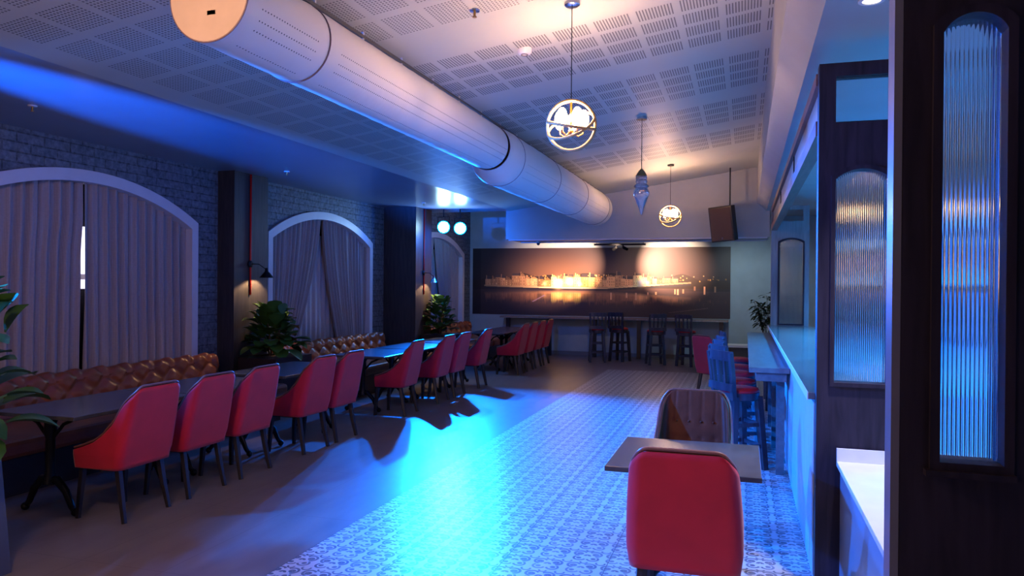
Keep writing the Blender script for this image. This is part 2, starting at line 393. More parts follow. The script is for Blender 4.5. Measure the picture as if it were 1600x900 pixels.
WN = ['nearest arched window', 'middle arched window', 'far arched window']
for i, pr in enumerate(((.034, .0), (.75, .55), (.9, .6))):
    curtain(i, -1, 'mauve linen curtain covering the half of the %s nearer the camera' % WN[i], pr[0])
    curtain(i, 1, 'mauve linen curtain covering the half of the %s further from the camera' % WN[i], pr[1])
def sheer(i, lab):
    y0, y1 = WIN[i]; cy = (y0+y1)/2
    def fn(u, v):
        y = -1.1+2.2*u
        return (-.165+.014*math.sin(u*95)+.006*math.sin(u*41), y, SILL+(2.5-SILL)*v)
    o = tag(MB().grid(fn, 200, 4).build('sheer_curtain', SHEER, smooth=2, fix=False, loc=(XL, cy, 0)), lab, 'curtain', 'pale sheers behind the curtains')
    o.modifiers.new('s', 'SOLIDIFY').thickness = .002
sheer(1, 'pale sheer curtain showing in the tented gap of the middle arched window')
sheer(2, 'pale sheer curtain showing in the gap of the far arched window')

# ---------------------------------------------------------------- mural
def mural():
    W, H = 820, 224; rnd = random.Random(5); rs = np.random.RandomState(3)
    img = np.zeros((H, W, 3)); Y, X = np.mgrid[0:H, 0:W]; fy = Y/H; fx = X/W      # fy 0 = top
    hz = .585                                                       # water line
    img[:] = (.028, .018, .020)
    for cx, wdt, amp, col in ((.34, .16, .30, (1, .45, .16)), (.70, .12, .26, (1, .42, .28)), (.5, .4, .05, (.8, .4, .3))):  # glow over the town, with the spotlights' pools painted into the sky
        d = np.exp(-((fx-cx)/wdt)**2)*np.exp(-((fy-.42)/.26)**2)
        img += (amp*d)[..., None]*np.array(col)*.55
    sky = fy > 0
    # hill silhouette
    hill = .40+.03*np.sin(fx*21)+.025*np.sin(fx*50+1)+.12*np.abs(fx-.45)**1.2
    img[(fy > hill) & (fy < hz)] = (.035, .018, .012)
    def rect(x0, x1, y0, y1, c):
        a, b, c0, d = int(x0*W), max(int(x1*W), int(x0*W)+1), int(y0*H), max(int(y1*H), int(y0*H)+1)
        img[max(c0, 0):d, max(a, 0):b] = c
    # small lit houses on the hill
    for k in range(150):
        x = rnd.betavariate(2.2, 2.0); y = .385+rnd.random()*.06+.10*abs(x-.45)
        b = rnd.uniform(.2, 1)*(1.2-abs(x-.5)); s = rnd.uniform(.002, .006)
        rect(x, x+s, y, y+rnd.uniform(.01, .022), (b*1, b*.5, b*.12))
    # quay row: houses with gables and windows
    x = .055
    while x < .80:
        wd = rnd.uniform(.014, .034)
        lum = .55+2.2*math.exp(-((x-.36)/.09)**2)+1.0*math.exp(-((x-.68)/.045)**2)+.25*math.exp(-((x-.55)/.15)**2)
        yel = math.exp(-((x-.38)/.10)**2)
        col = np.array((1.0, .50+.24*yel, .24-.12*yel))*lum*rnd.uniform(.55, 1.1)
        if rnd.random() < .2: col *= .4
        sc_ = 1 if x < .62 else 1-(x-.62)*3.4
        base = .545+.035*math.sin(x*3.4)+(.012 if x < .2 else 0)
        if x > .55: base = .575-(x-.55)*.28
        hgt = rnd.uniform(.09, .16)*sc_
        rect(x, x+wd*.95, base-hgt, base, np.minimum(col, 1.6))
        # roof
        rh = rnd.uniform(.03, .055)*sc_; nn = 6; gab = rnd.random() < .35
        for q in range(nn):
            t = q/nn
            xo = wd*.5*t if gab else wd*.12*t
            rect(x+xo, x+wd*.95-xo, base-hgt-rh*(t+1/nn), base-hgt-rh*t, (.05, .035, .04) if not gab else np.minimum(col*.5, 1))
        if rnd.random() < .7: rect(x+wd*.15, x+wd*.15+.0025, base-hgt-rh*1.35, base-hgt, np.minimum(col*.9, 1))
        nw = max(2, int(wd/.008))
        for i in range(nw):
            for j in range(3):
                xx = x+wd*(i+.35)/nw*.95; yy = base-hgt*(.9-.3*j)
                rect(xx, xx+.0022, yy, yy+hgt*.16, np.array((.10, .03, .01))+(col*.15 if rnd.random() < .6 else 1.2*np.array((1, .7, .3))*rnd.random()))
        x += wd
    # quay wall and glow strip
    for i in range(W):
        xx = i/W
        if xx < .05 or xx > .86: continue
        b = .575+.03*math.sin(xx*3.2) if xx < .55 else .60-(xx-.55)*.26
        l = .35+1.4*math.exp(-((xx-.38)/.12)**2)+1.2*math.exp(-((xx-.68)/.06)**2)
        rect(xx, xx+1/W, b-.022, b, np.array((1, .62, .32))*min(l, 1.6))
        rect(xx, xx+1/W, b, b+.03, (.03, .022, .03))
    # star lights
    for cx, cy, r, s in ((.40, .50, .05, 2.2), (.355, .52, .06, 2.2), (.675, .50, .055, 2.4), (.70, .51, .03, 1.8), (.44, .53, .03, 1.5), (.575-.04, .40, .010, 1.2), (.30, .53, .03, 1), (.505, .41, .012, 1), (.905, .41, .006, 1), (.87, .42, .006, .9), (.94, .42, .006, .8), (.79, .40, .006, 1), (.83, .41, .006, .9)):
        d = np.sqrt(((fx-cx)*3.86)**2+(fy-cy)**2)
        img += (s*np.exp(-(d/r)**2))[..., None]*np.array((1, .66, .30))
    # water: darker mirrored copy with vertical smear
    wl = int(.625*H)
    src = img[:wl][::-1].copy()
    for r in range(wl, H):
        k = (r-wl)
        sl = min(int(k*1.15), wl-1)
        jit = src[max(0, sl-5):sl+5].mean(0)
        fall = max(0, 1-k/(H*.27))
        thr = rs.rand(W)*.25+.8
        v = np.array((.045, .028, .032))+jit*.50*fall*thr[:, None]*(np.array((1, .75, .6)))
        img[r] = v
    for cx, y0, y1, s in ((.907, .56, .67, .9), (.871, .56, .62, .3), (.945, .56, .64, .4), (.83, .60, .66, .5), (.81, .60, .68, .8), (.80, .6, .67, .8), (.56, .66, .76, .7), (.62, .66, .73, .7), (.655, .66, .76, .8), (.70, .65, .69, .8), (.73, .64, .68, .7)):
        rect(cx, cx+.006, y0, y1, np.array((1, .5, .28))*s)
    for k in range(60): # jetty line lower right and mooring line lower left
        t = k/60; rect(.78+.14*t, .785+.14*t, .93-.07*t, .937-.07*t, (.16, .10, .09)); rect(.25+.05*t, .256+.05*t, .80-.1*t, .806-.1*t, (.35, .22, .3))
    img[(fx < .035)] *= .45
    img = np.clip(img, 0, 1.0)
    x0, x1, z0, z1 = -6.62, -.32, .955, 2.615
    W1, H1 = W+1, H+1
    gx = np.linspace(x0, x1, W1); gz = np.linspace(z1, z0, H1)
    XX, ZZ = np.meshgrid(gx, gz); n = W1*H1
    co = np.zeros((n, 3), np.float32); co[:, 0] = XX.ravel(); co[:, 2] = ZZ.ravel(); co[:, 1] = YB-.012
    j, i = np.mgrid[0:H, 0:W]; a = (j*W1+i).ravel()
    faces = np.stack([a, a+W1, a+W1+1, a+1], 1)
    me = bpy.data.meshes.new('harbour_mural')
    me.vertices.add(n); me.vertices.foreach_set('co', co.ravel())
    me.loops.add(faces.size); me.loops.foreach_set('vertex_index', faces.ravel().astype(np.int32))
    me.polygons.add(len(faces)); me.polygons.foreach_set('loop_start', np.arange(0, faces.size, 4, dtype=np.int32))
    me.update(calc_edges=True)
    at = me.color_attributes.new('print', 'FLOAT_COLOR', 'POINT')
    pad = np.zeros((H1, W1, 4)); pad[..., 3] = 1; pad[:H, :W, :3] = img; pad[H, :W, :3] = img[-1]; pad[:, W, :3] = pad[:, W-1, :3]
    at.data.foreach_set('color', pad.ravel().astype(np.float32))
    m, N, L, B = nt('mural_print'); v = N.new('ShaderNodeVertexColor'); v.layer_name = 'print'
    L.new(v.outputs[0], B.inputs['Base Color']); B.inputs['Roughness'].default_value = .5
    me.materials.append(m)
    o = bpy.data.objects.new('print', me)
    t = thing('harbour_mural', 'wide wall mural of a lit harbour town at night reflected in dark water', 'mural', (0, 0, 0))
    C.objects.link(o); o.parent = t
    MB().bx(x0, x1, YB-.011, YB-.001, z0, z1).build('backing_board', BLACKM, t)
mural()

# ================================================================ DUCT
def duct_mat(name, r, zc, step, y0, y1):
    m, N, L, B = nt(name); g = G(N, L)
    tc = N.new('ShaderNodeTexCoord'); x = N.new('ShaderNodeSeparateXYZ'); L.new(tc.outputs['Object'], x.inputs[0])
    X, Y, Z = x.outputs; ang = g.m('ARCTAN2', g.m('SUBTRACT', Z, zc), X)
    fy = g.m('MULTIPLY', g.m('SUBTRACT', g.m('FRACT', g.m('DIVIDE', Y, step)), .5), step); fy2 = g.m('MULTIPLY', fy, fy)
    dots = None
    for a in (-12, -27, -41, -72):
        d = g.m('MULTIPLY', g.m('SUBTRACT', ang, math.radians(a)), r)
        q = g.m('LESS_THAN', g.m('ADD', g.m('MULTIPLY', d, d), fy2), .0042**2)
        dots = q if dots is None else g.m('MAXIMUM', dots, q)
    dots = g.m('MULTIPLY', dots, g.m('MULTIPLY', g.band(Y, y0, y1), g.m('SUBTRACT', 1, g.band(Y, .68, .92))))
    L.new(g.mix(dots, (.92, .86, .78), (.03, .03, .03)), B.inputs['Base Color']); B.inputs['Roughness'].default_value = .6
    n = N.new('ShaderNodeTexNoise'); n.inputs['Scale'].default_value = 6; n.inputs['Detail'].default_value = 3; L.new(tc.outputs['Object'], n.inputs['Vector'])
    b = N.new('ShaderNodeBump'); b.inputs['Strength'].default_value = .35; b.inputs['Distance'].default_value = .02; L.new(n.outputs['Fac'], b.inputs['Height']); L.new(b.outputs[0], B.inputs['Normal'])
    return m
def duct():
    t = thing('fabric_duct', 'long white fabric air duct with round orange lit end, hung under the sloped ceiling', 'duct', (-2.62, 3.2, 3.16))
    def ring(y, r, zc=0, xo=0, n=40): return [(xo+r*math.cos(2*PI*k/n), y, zc+r*math.sin(2*PI*k/n)) for k in range(n)]
    def loft(rs):
        mb = MB(); n = 40
        vs = [p for q in rs for p in ring(*q)]
        fs = [(i*n+k, i*n+(k+1) % n, (i+1)*n+(k+1) % n, (i+1)*n+k) for i in range(len(rs)-1) for k in range(n)]
        return mb.add(vs, fs)
    rnd = random.Random(2)
    rs = []; y = 0.0
    while y < 4.38:
        rs.append((y, .236+rnd.uniform(-.002, .002)+(.004 if abs(y-.75) < .03 else 0), 0)); y += .06
    loft(rs).build('duct_sleeve', duct_mat('duct_sleeve_fabric', .236, 0, .024, .12, 4.3), t, smooth=2)
    rs = [(4.38, .236, 0), (4.46, .25, -.01), (4.58, .29, -.045), (4.70, .307, -.06)]
    y = 4.8
    while y < 10.3:
        rs.append((y, .307+rnd.uniform(-.003, .003), -.06)); y += .12
    for a in range(1, 9):
        rs.append((10.3+.42*math.sin(a/8*PI/2), .307*math.cos(a/8*PI/2)**.6+.003, -.06))
    loft(rs).build('duct_tail', duct_mat('duct_tail_fabric', .307, -.06, .04, 4.85, 9.9), t, smooth=2)
    MB().lathe([(.001, -.004), (.15, -.004), (.232, -.002), (.236, .004)], (0, 0, 0), 48, axis='y', cap=False).build('end_cap', mat('duct_cap_lit_fabric', (.80, .62, .50), .7, noise=.05), t, smooth=True)  # cap colour carries the orange lamp light falling on the duct end
    for y, r in ((.78, .240), (4.38, .239), (4.72, .309), (6.4, .310), (8.2, .31), (10.1, .31)):
        z = 0 if y < 4.5 else -.06
        MB().tube([(r*math.cos(a*PI/24), y, z+r*math.sin(a*PI/24)) for a in range(48)], .0045 if y < 1 else .003, 6, closed=True).build('zip_seam', mat('seam_grey', (.22, .16, .2), .5), t, smooth=2)
    MB().tube([(.237*math.cos(a*PI/24), .003, .237*math.sin(a*PI/24)) for a in range(48)], .004, 6, closed=True).build('zip_seam', MATS['seam_grey'], t, smooth=2)
    mb = MB(); mb.box((.02, .0, -.09), (.05, .008, .022)); mb.build('maker_tag', mat('tag_grey', (.35, .28, .25), .5), t)
    mb = MB(); mb.bx(.03, .05, .1, 10.4, .262, .285); mb.build('hanger_rail', mat('rail_grey', (.10, .10, .10), .7), t)
    y = .3
    while y < 10.3:
        k = MB(); k.bx(.035, .047, y-.008, y+.008, .19, .31); k.build('hanger_clip', TRIM, t); y += .62
duct()

# ================================================================ BAR
def screen_panel(y, x0, x1, z0, ztop, gx0, gx1, gz0, gz1, parent, transom=None, thick=.075, pitch=.0105, wood=None):
    """wood panel in the XZ plane with an arched reeded pane; parts: panel, glass, moulding"""
    rise = .055 if (gx1-gx0) > .2 else .045
    spr = gz1-rise; hw = (gx1-gx0)/2; c = (gx0+gx1)/2; R = (hw*hw+rise*rise)/(2*rise); zc = gz1-R
    mb = MB(); y0, y1 = y, y+thick
    mb.bx(x0, gx0, y0, y1, z0, ztop); mb.bx(gx1, x1, y0, y1, z0, ztop); mb.bx(gx0, gx1, y0, y1, z0, gz0)
    n = 20; tz = transom[0] if transom else ztop
    top = [(gx0+(gx1-gx0)*i/n, zc+math.sqrt(R*R-(gx0+(gx1-gx0)*i/n-c)**2)) for i in range(n+1)]
    for a, b in zip(top[:-1], top[1:]): mb.prism([a, b, (b[0], tz), (a[0], tz)], 'xz', y0, y1)
    if transom:
        mb.bx(gx0, gx1, y0, y1, transom[1], ztop)
    p = mb.build('panel', wood or FRAMEWOOD, parent)
    # raised moulding round the pane
    out = MB(); m = .022
    outline = [(gx0, gz0)]+top+[(gx1, gz0)]
    oo = [(gx0-m, gz0-m)]+[(c+(q[0]-c)*(1+m/hw), q[1]+m) for q in top]+[(gx1+m, gz0-m)]
    k = len(outline); vs = [(q[0], yy, q[1]) for yy in (y0-.016, y0) for L_ in (outline, oo) for q in L_]
    fs = []
    for i in range(k):
        j = (i+1) % k
        fs += [(i, j, k+j, k+i), (i, 2*k+i, 2*k+j, j), (k+i, k+j, 3*k+j, 3*k+i)]
    out.add(vs, fs).build('moulding', FRAMEWOOD, parent)
    # reeded glass: real vertical ribs on both faces
    g = MB(); W = gx1-gx0; nr = max(6, round(W/pitch)); seg = 8; nn = nr*seg
    gm = mat('reeded_glass', (.80, .90, .97), .07, trans=1, ior=1.46)
    def prof(u): return .0030*abs(math.sin(PI*u*nr))
    ym = (y0+y1)/2
    tops = [zc+math.sqrt(max(R*R-(gx0+W*i/nn-c)**2, 0)) for i in range(nn+1)]
    for sgn in (-1, 1):
        vs = []; fs = []
        for i in range(nn+1):
            u = i/nn; yy = ym+sgn*.003+(sgn*prof(u) if sgn < 0 else 0)
            vs += [(gx0+W*u, yy, gz0), (gx0+W*u, yy, tops[i])]
        for i in range(nn): fs.append((2*i, 2*i+2, 2*i+3, 2*i+1) if sgn < 0 else (2*i, 2*i+1, 2*i+3, 2*i+2))
        g.add(vs, fs)
    o = g.build('reeded_pane', gm, parent, smooth=2, fix=False); o['label'] = 'clear ribbed glass pane with arched top'
    return p

t = thing('bar_screen', 'dark wood post and arched ribbed glass screen ending the bar beside the white service counter', 'screen', (.385, 4.5, 0))
S = lambda x: x-.385
screen_panel(0, S(.385), S(.86), 0, 2.94, S(.472), S(.747), 1.175, 2.35, t, transom=(2.61, 2.865), thick=.10)
MB().bx(S(.47), S(.80), .03, .05, 2.62, 2.86).build('transom_glass', mat('clear_glass', (.9, .95, 1), .03, trans=1), t)
t = thing('bar_screen', 'blue lit wood screen with arched ribbed glass at the far end of the bar counter', 'screen', (.385, 12.4, 1.1))
screen_panel(0, S(.385), S(.94), 0, 1.86, S(.51), S(.85), .03, 1.34, t, transom=(1.62, 1.80), thick=.10, wood=wood_mat('lit_screen_wood', (.18, .18, .20), (.28, .27, .29), .4))  # same dark wood, lightened in colour to stand for the blue light on it
t = thing('glazed_partition', 'tall near-black wood partition with narrow ribbed glass window at the right edge', 'partition', (.385, 2.15, 0))
screen_panel(0, S(.385), S(.86), 0, 3.07, S(.474), S(.616), 1.26, 2.39, t, thick=.085, pitch=.0100)
MB().bx(.0, .02, .0, .085, 0, 3.07).build('edge_lipping', mat('edge_lip', (.16, .16, .20), .3), t, loc=(-.021, 0, 0))
MB().bx(S(.44), S(.64), -.03, .0, 1.225, 1.24).build('pane_sill', FRAMEWOOD, t)

t = thing('bar_canopy', 'mahogany double rail with cream infill running above the bar front', 'canopy', (.385, 4.6, 0))
MB().bx(0, .085, .105, 7.795, 2.58, 2.665).build('lower_rail', REDWOOD, t)
MB().bx(0, .085, .105, 7.795, 2.87, 2.94).build('upper_rail', REDWOOD, t)
MB().bx(.03, .05, .105, 7.795, 2.665, 2.87).build('infill_panel', mat('cream_board', (.34, .29, .25), .35, noise=.05), t)
for y in (2.6, 5.2): MB().bx(.02, .055, y-.012, y+.012, 2.665, 2.87).build('glazing_bar', BLACKM, t)

def bar_counter():
    t = thing('bar_counter', 'long bar counter with pale ribbed front washed in blue light', 'bar counter', (.38, 4.6, 0))
    mb = MB(); L_ = 7.9; n = int(L_/.075)
    for i in range(n):
        y = i*.075; mb.bx(.0, .02, y+.004, y+.071, .06, 1.04)
    mb.bx(.012, .04, 0, L_, 0, 1.06); mb.build('front_panel', mat('pale_front_board', (.42, .47, .52), .45, noise=.05), t)
    MB().bx(-.03, .62, .0, L_, 1.06, 1.10).build('countertop', mat('bar_top', (.16, .155, .16), .16, noise=.25, nscale=4), t, bevel=.004)
    MB().bx(-.035, -.03, 0, L_, 1.055, 1.1).build('edge_strip', TRIM, t)
    MB().bx(.56, .60, 0, L_, 0, 1.06).build('inner_panel', BLACKW, t)
bar_counter()
def drink_ledge():
    t = thing('drink_ledge', 'narrow raised timber drinking ledge along the bar front, lit bright blue', 'ledge', (.04, 6.85, 0))
    wl = wood_mat('ledge_wood', (.10, .10, .11), (.16, .16, .17), .3, (4, .8, 4))
    MB().bx(0, .335, 0, 5.3, .955, 1.0).build('ledge_top', wl, t, bevel=.004)
    MB().bx(.06, .31, .04, 5.26, .88, .955).build('apron', wl, t)
    for y in (.35, 1.55, 2.8, 4.0, 5.1): MB().bx(.24, .31, y, y+.07, 0, .88).build('leg', wl, t)
drink_ledge()

# service counter with white top between the partition and the screen
t = thing('service_counter', 'white topped service counter with upstand behind the near screen', 'counter', (.49, 2.3, 0))
WT = mat('white_quartz', (.78, .76, .80), .25, noise=.03)
MB().bx(0, .75, 0, 2.19, .715, .745).build('countertop', WT, t, bevel=.003)
MB().bx(0, .75, 2.165, 2.19, .745, .815).build('upstand', WT, t)
MB().bx(.02, .75, .0, 2.19, .0, .715).build('cabinet', mat('counter_side', (.20, .24, .32), .3), t)

# back bar seen through the ribbed glass and the gap
def back_bar():
    t = thing('back_bar', 'back bar cabinet with bottle shelves seen blurred through the ribbed glass', 'cabinet', (2.75, 5.4, 0))
    MB().bx(-.5, 0, 0, 6, 0, .92).build('base_cabinet', mat('backbar_base', (.34, .42, .52), .4), t)
    MB().bx(-.52, 0, 0, 6, .92, .96).build('worktop', mat('backbar_top', (.3, .33, .38), .3), t)
    MB().bx(-.03, 0, 0, 6, .96, 2.6).build('back_panel', mat('backbar_panel', (.34, .52, .62), .4), t)
    for z in (1.3, 1.7, 2.1): MB().bx(-.25, -.03, 0, 6, z, z+.025).build('shelf', FRAMEWOOD, t)
    return t
back_bar()
bt = None
cols = {'amber': (.4, .14, .02), 'green': (.03, .2, .05), 'red': (.4, .03, .03), 'clear': (.5, .6, .65)}
protos = {}; ORD = ['nearest', 'second', 'third', 'fourth', 'fifth', 'sixth', 'seventh', 'last']
for z, order in ((1.326, ('red', 'amber', 'clear', 'green', 'amber', 'red', 'green', 'clear')), (1.726, ('amber', 'green', 'red', 'clear', 'green', 'amber', 'clear', 'red'))):
    for k, nme in enumerate(order):
        y = 5.6+k*.72
        lab = '%s bottle, %s from the near end of the %s back bar shelf' % (nme, ORD[k], 'lower' if z < 1.5 else 'upper')
        if nme not in protos:
            e = thing('bottle', lab, 'bottle', (2.6, y, z)); e['group'] = 'bottles on the back bar shelves'
            MB().lathe([(.035, 0), (.037, .01), (.037, .16), (.014, .21), (.013, .27)], n=14).build('glass_body', mat('bottle_'+nme, cols[nme], .1), e, smooth=True)
            MB().lathe([(.015, .27), (.015, .295)], n=10).build('cap', BLACKM, e); protos[nme] = e
        else: dup(protos[nme], (2.6, y, z), 0, lab, 'bottles on the back bar shelves')
# warm wall light inside the bar
t = thing('bar_wall_light', 'small warm round lamp glowing behind the bar at head height', 'lamp', (2.60, 8.9, 2.62))
MB().lathe([(.05, 0), (.05, .02), (.03, .04)], n=20, axis='z').build('back_plate', BRASS, t)
MB().ball((0, 0, -.05), .06, 12).build('globe_bulb', mat('warm_bulb', (1, .7, .4), .3, emit=(1, .55, .25), es=25), t, smooth=True)
lamp('bar_wall_glow', 'POINT', (2.50, 8.9, 2.5), 6, (1, .55, .28), shadow_soft_size=.06)

# ================================================================ FURNITURE
def dining_chair(label, loc, rz, group):
    t = thing('dining_chair', label, 'chair', loc, rz, group)
    # plan path: left front -> back -> right front ; s in 0..1
    def plan(s, hw, dp, bk, r):
        segs = [('l', (-hw, dp), (-hw, -bk+r)), ('a', (-hw+r, -bk+r), PI, 1.5*PI), ('l', (-hw+r, -bk), (hw-r, -bk)), ('a', (hw-r, -bk+r), 1.5*PI, 2*PI), ('l', (hw, -bk+r), (hw, dp))]
        ln = [dp+bk-r, r*PI/2, 2*(hw-r), r*PI/2, dp+bk-r]; T = sum(ln); d = s*T
        for sg, l in zip(segs, ln):
            if d <= l+1e-9 or sg is segs[-1]:
                q = min(d/l, 1)
                if sg[0] == 'l': return (sg[1][0]+(sg[2][0]-sg[1][0])*q, sg[1][1]+(sg[2][1]-sg[1][1])*q)
                a = sg[2]+(sg[3]-sg[2])*q; return (sg[1][0]+r*math.cos(a), sg[1][1]+r*math.sin(a))
            d -= l
    RIM = [(-.30, .965), (-.262, .965), (-.235, .93), (-.18, .81), (-.145, .71), (-.09, .63), (-.03, .578), (.04, .548), (.14, .517)]
    def top(y):  # height of the rim against depth: high back sweeping down to the arm
        for (a, za), (b, zb) in zip(RIM[:-1], RIM[1:]):
            if y <= b: return za+(zb-za)*max(0, (y-a)/(b-a))
        return .517
    def surf(off, zb):
        def fn(s, v):
            x, y = plan(s, .262-off, .14, .262-off, .055)
            zt = top(y-off) if y < -.1 else top(y)
            if y-off < -.2: zt -= .05*max(0, (abs(x)+off-.17)/.09)**2.2*min(1, (-y+off-.2)/.055)      # rounded upper corners of the back
            z = zb+(zt-(.014 if off < .003 else 0)-zb)*v
            k = max(0, (z-.42)/.55); back = max(0, min(1, (.02-y)/.17))
            x *= 1-.13*k*k*back; y -= .115*k*back
            low = max(0, (.47-z)/.1)
            x *= 1-.05*low; y *= 1-.04*low
            return (x, y, z)
        return fn
    mb = MB(); mb.grid(surf(0, .375), 96, 18); o = mb.build('outer_shell', RED, t, smooth=2, fix=False)
    d = o.modifiers.new('s', 'SOLIDIFY'); d.thickness = .012; d.offset = 0
    f = surf(.024, .44)
    def lin(s, v):
        x, y, z = f(s, v); n = Vector((x*.3, y, 0)).normalized() if y < -.1 else Vector((1 if x > 0 else -1, 0, 0))
        dm = 0
        if y < -.2 or True:
            if abs(x) < .2 and y < -.15:
                for bx_ in (-.135, -.045, .045, .135):
                    for bz, ok in ((.755, 1), (.64, 1)):
                        q = ((x-bx_)**2+(z-bz)**2)/.00035; dm += .007*math.exp(-q)
                    if z > .755: dm += .004*math.exp(-((x-bx_)/.006)**2)
        return (x, y-dm*1.0 if y < -.15 else y, z)
    mb = MB(); mb.grid(lin, 110, 40); o = mb.build('inner_lining', LEATHER, t, smooth=2, fix=False)
    d = o.modifiers.new('s', 'SOLIDIFY'); d.thickness = .022; d.offset = 0
    o['label'] = 'brown buttoned leather lining'
    pts = []
    for i in range(97):
        p = surf(.006, .375)(i/96, 1.0); pts.append((p[0], p[1], p[2]+.000))
    MB().tube(pts, .0085, 8).build('rim_piping', mat('rim_leather', (.22, .09, .07), .35), t, smooth=2)
    mb = MB(); mb.bx(-.215, .215, -.19, .175, .40, .485); mb.build('seat_cushion', LEATHER, t, bevel=.025)
    MB().bx(-.22, .22, -.20, .15, .36, .40).build('seat_frame', BLACKW, t)
    for sx in (-1, 1):
        for sy, yb, yt in ((1, .15, .12), (-1, -.265, -.19)):
            MB().tube([(sx*.195, yt, .39), (sx*.20, (yt+yb)/2+(.004), .2), (sx*.212, yb, 0)], [.029, .026, .021], 6).build('leg', BLACKW, t, smooth=True)
    mb = MB()
    for bx_ in (-.135, -.045, .045, .135): mb.ball((bx_*.93, -.238-.115*.61+.012, .755), .008, 8)
    mb.build('button_row', LEATHER, t, smooth=2)
    return t
G1 = 'red dining chairs along the banquette tables'
ch0 = dining_chair('red velvet dining chair nearest the camera in the row along the tables', (-4.415, 4.45, 0), PI/2+.0, G1)
ROW = [(5.09, .0, 'red dining chair second from the front in the row along the tables'),
       (5.72, .02, 'red dining chair third from the front in the row, at the seam of two tables'),
       (6.72, -.03, 'purple-red dining chair with pale rim, nearer one of the tight pair at the third table'),
       (7.32, .0, 'red dining chair tucked against the far side of the purple-tinted one'),
       (8.98, .05, 'magenta dining chair standing apart in the middle of the row'),
       (10.08, .02, 'magenta dining chair with blue-lit top edge, nearer one of the second pair'),
       (10.74, .0, 'magenta dining chair with blue-lit top edge, further one of the second pair'),
       (11.78, .05, 'dining chair standing alone just past the second pair, blue light on its rim'),
       (13.72, .0, 'front chair of the four overlapping red chairs near the mural'),
       (14.35, .0, 'second of the four overlapping red chairs near the mural'),
       (14.98, .0, 'third of the four overlapping red chairs near the mural'),
       (15.62, .0, 'rearmost bright red chair of the four overlapping near the mural')]
for y, a, lab in ROW: dup(ch0, (-4.415 if y < 13 else -4.32, y, 0), PI/2+a, lab)
G2 = 'chairs at the small table in the foreground'
dup(ch0, (-.262, 3.80, 0), .0, 'large red upholstered chair back in the foreground, seen from behind', G2)
dup(ch0, (-.335, 5.10, 0), PI-.03, 'brown buttoned leather chair facing the camera across the small table', G2)
dup(ch0, (-.36, 11.9, 0), -.8, 'purple-lit dining chair beyond the bar stools', 'chairs beyond the bar stools')

def table(label, x0, x1, y0, y1, group, top_name='tabletop', base='trestle'):
    cx, cy = (x0+x1)/2, (y0+y1)/2; hx, hy = (x1-x0)/2, (y1-y0)/2
    t = thing('dining_table', label, 'table', (cx, cy, 0), 0, group)
    MB().bx(-hx, hx, -hy, hy, .722, .75).build('tabletop', TABLE, t, bevel=.004)
    MB().bx(-.025, .025, -hy+.12, hy-.12, .685, .722).build('stretcher', BLACKM, t)
    for s in (-1, 1):
        yy = s*(hy-.16)
        mb = MB(); mb.lathe([(.055, .22), (.05, .26), (.034, .30), (.032, .55), (.045, .60), (.04, .66), (.06, .70), (.06, .722)], (0, yy, 0), 14)
        mb.bx(-hx*.7, hx*.7, yy-.02, yy+.02, .70, .722)
        for q in (-1, 1): mb.tube([(q*hx*.6, yy, .705), (q*hx*.32, yy, .66), (q*.03, yy, .56)], .013, 8)
        mb.build('pedestal', BLACKM, t, smooth=True)
        for q in (-1, 1):
            mb = MB(); mb.tube([(0, yy, .24), (q*.07, yy, .25), (q*.15, yy, .17), (q*.20, yy, .07), (q*.23, yy, .035)], [.036, .032, .026, .022, .02], 8)
            mb.ball((q*.238, yy, .030), .030, 8); mb.build('foot', BLACKM, t, smooth=2)
    return t
GT = 'dark tables along the banquettes'
TB = [(4.10, 5.30, 'dark slate-topped table at the front left, nearest of the long row'),
      (5.32, 6.42, 'dark table butted against the nearest one, its blue-lit top behind the second chair'),
      (6.62, 7.95, 'dark table beside the planter under the first wall lamp'),
      (8.82, 9.98, 'dark table in the middle of the row beside the lone magenta chair'),
      (10.05, 11.15, 'blue-glossed table behind the lone magenta chair'),
      (11.30, 12.45, 'bright blue-lit table top beside the second plant'),
      (13.9, 15.1, 'dark table at the front end of the four overlapping chairs near the mural'),
      (15.12, 16.3, 'dark table nearest the mural, behind the four overlapping chairs')]
for y0, y1, lab in TB: table(lab, -5.24, -4.46, y0, y1, GT)
table('small square slate-topped table between red chair back and brown leather chair', -.70, .09, 3.93, 4.74, 'small foreground table')

# banquettes
def banquette(y0, y1, label):
    t = thing('banquette', label, 'banquette', (-6.62, y0, 0), 0, 'tufted leather banquettes along the windows')
    L_ = y1-y0
    def prof(q):   # back profile going up the front and over the roll
        if q < .6: k = q/.6; return (.30-.08*k, .46+.26*k)
        a = (q-.6)/.4*PI*1.05; return (.135+.085*math.cos(a), .72+.095*math.sin(a))
    def fn(u, v):
        x, z = prof(v); y = u*L_; s = .0
        kx = y/.16; kz = v*3.4
        r = abs((kx+kz) % 2-1); r2 = abs((kx-kz) % 2-1)
        tuft = (min(1, r*1.8)*min(1, r2*1.8))
        d = .035*(tuft-1) if v < .93 else 0
        e = min(u*L_, (1-u)*L_); cap = max(0, 1-e/.09)
        return (x+d*(1 if v < .6 else .7)-.05*cap**2, y, z+(d*.8 if .6 < v < .93 else 0)-.05*cap**2)
    nu = int(L_/.02)
    MB().grid(fn, nu, 44).build('tufted_back', TAN, t, smooth=2, fix=False)
    MB().bx(.0, .20, .01, L_-.01, .0, .74).build('back_frame', TAN, t, bevel=.03)
    for k, (a, b) in enumerate(((0, .5), (.5, 1))):
        MB().bx(.22, 1.22, L_*a+.006, L_*b-.006, .31, .455).build('seat_cushion', TAN, t, bevel=.04)
    MB().bx(.15, 1.12, .03, L_-.03, .0, .31).build('plinth', BLACKW, t)
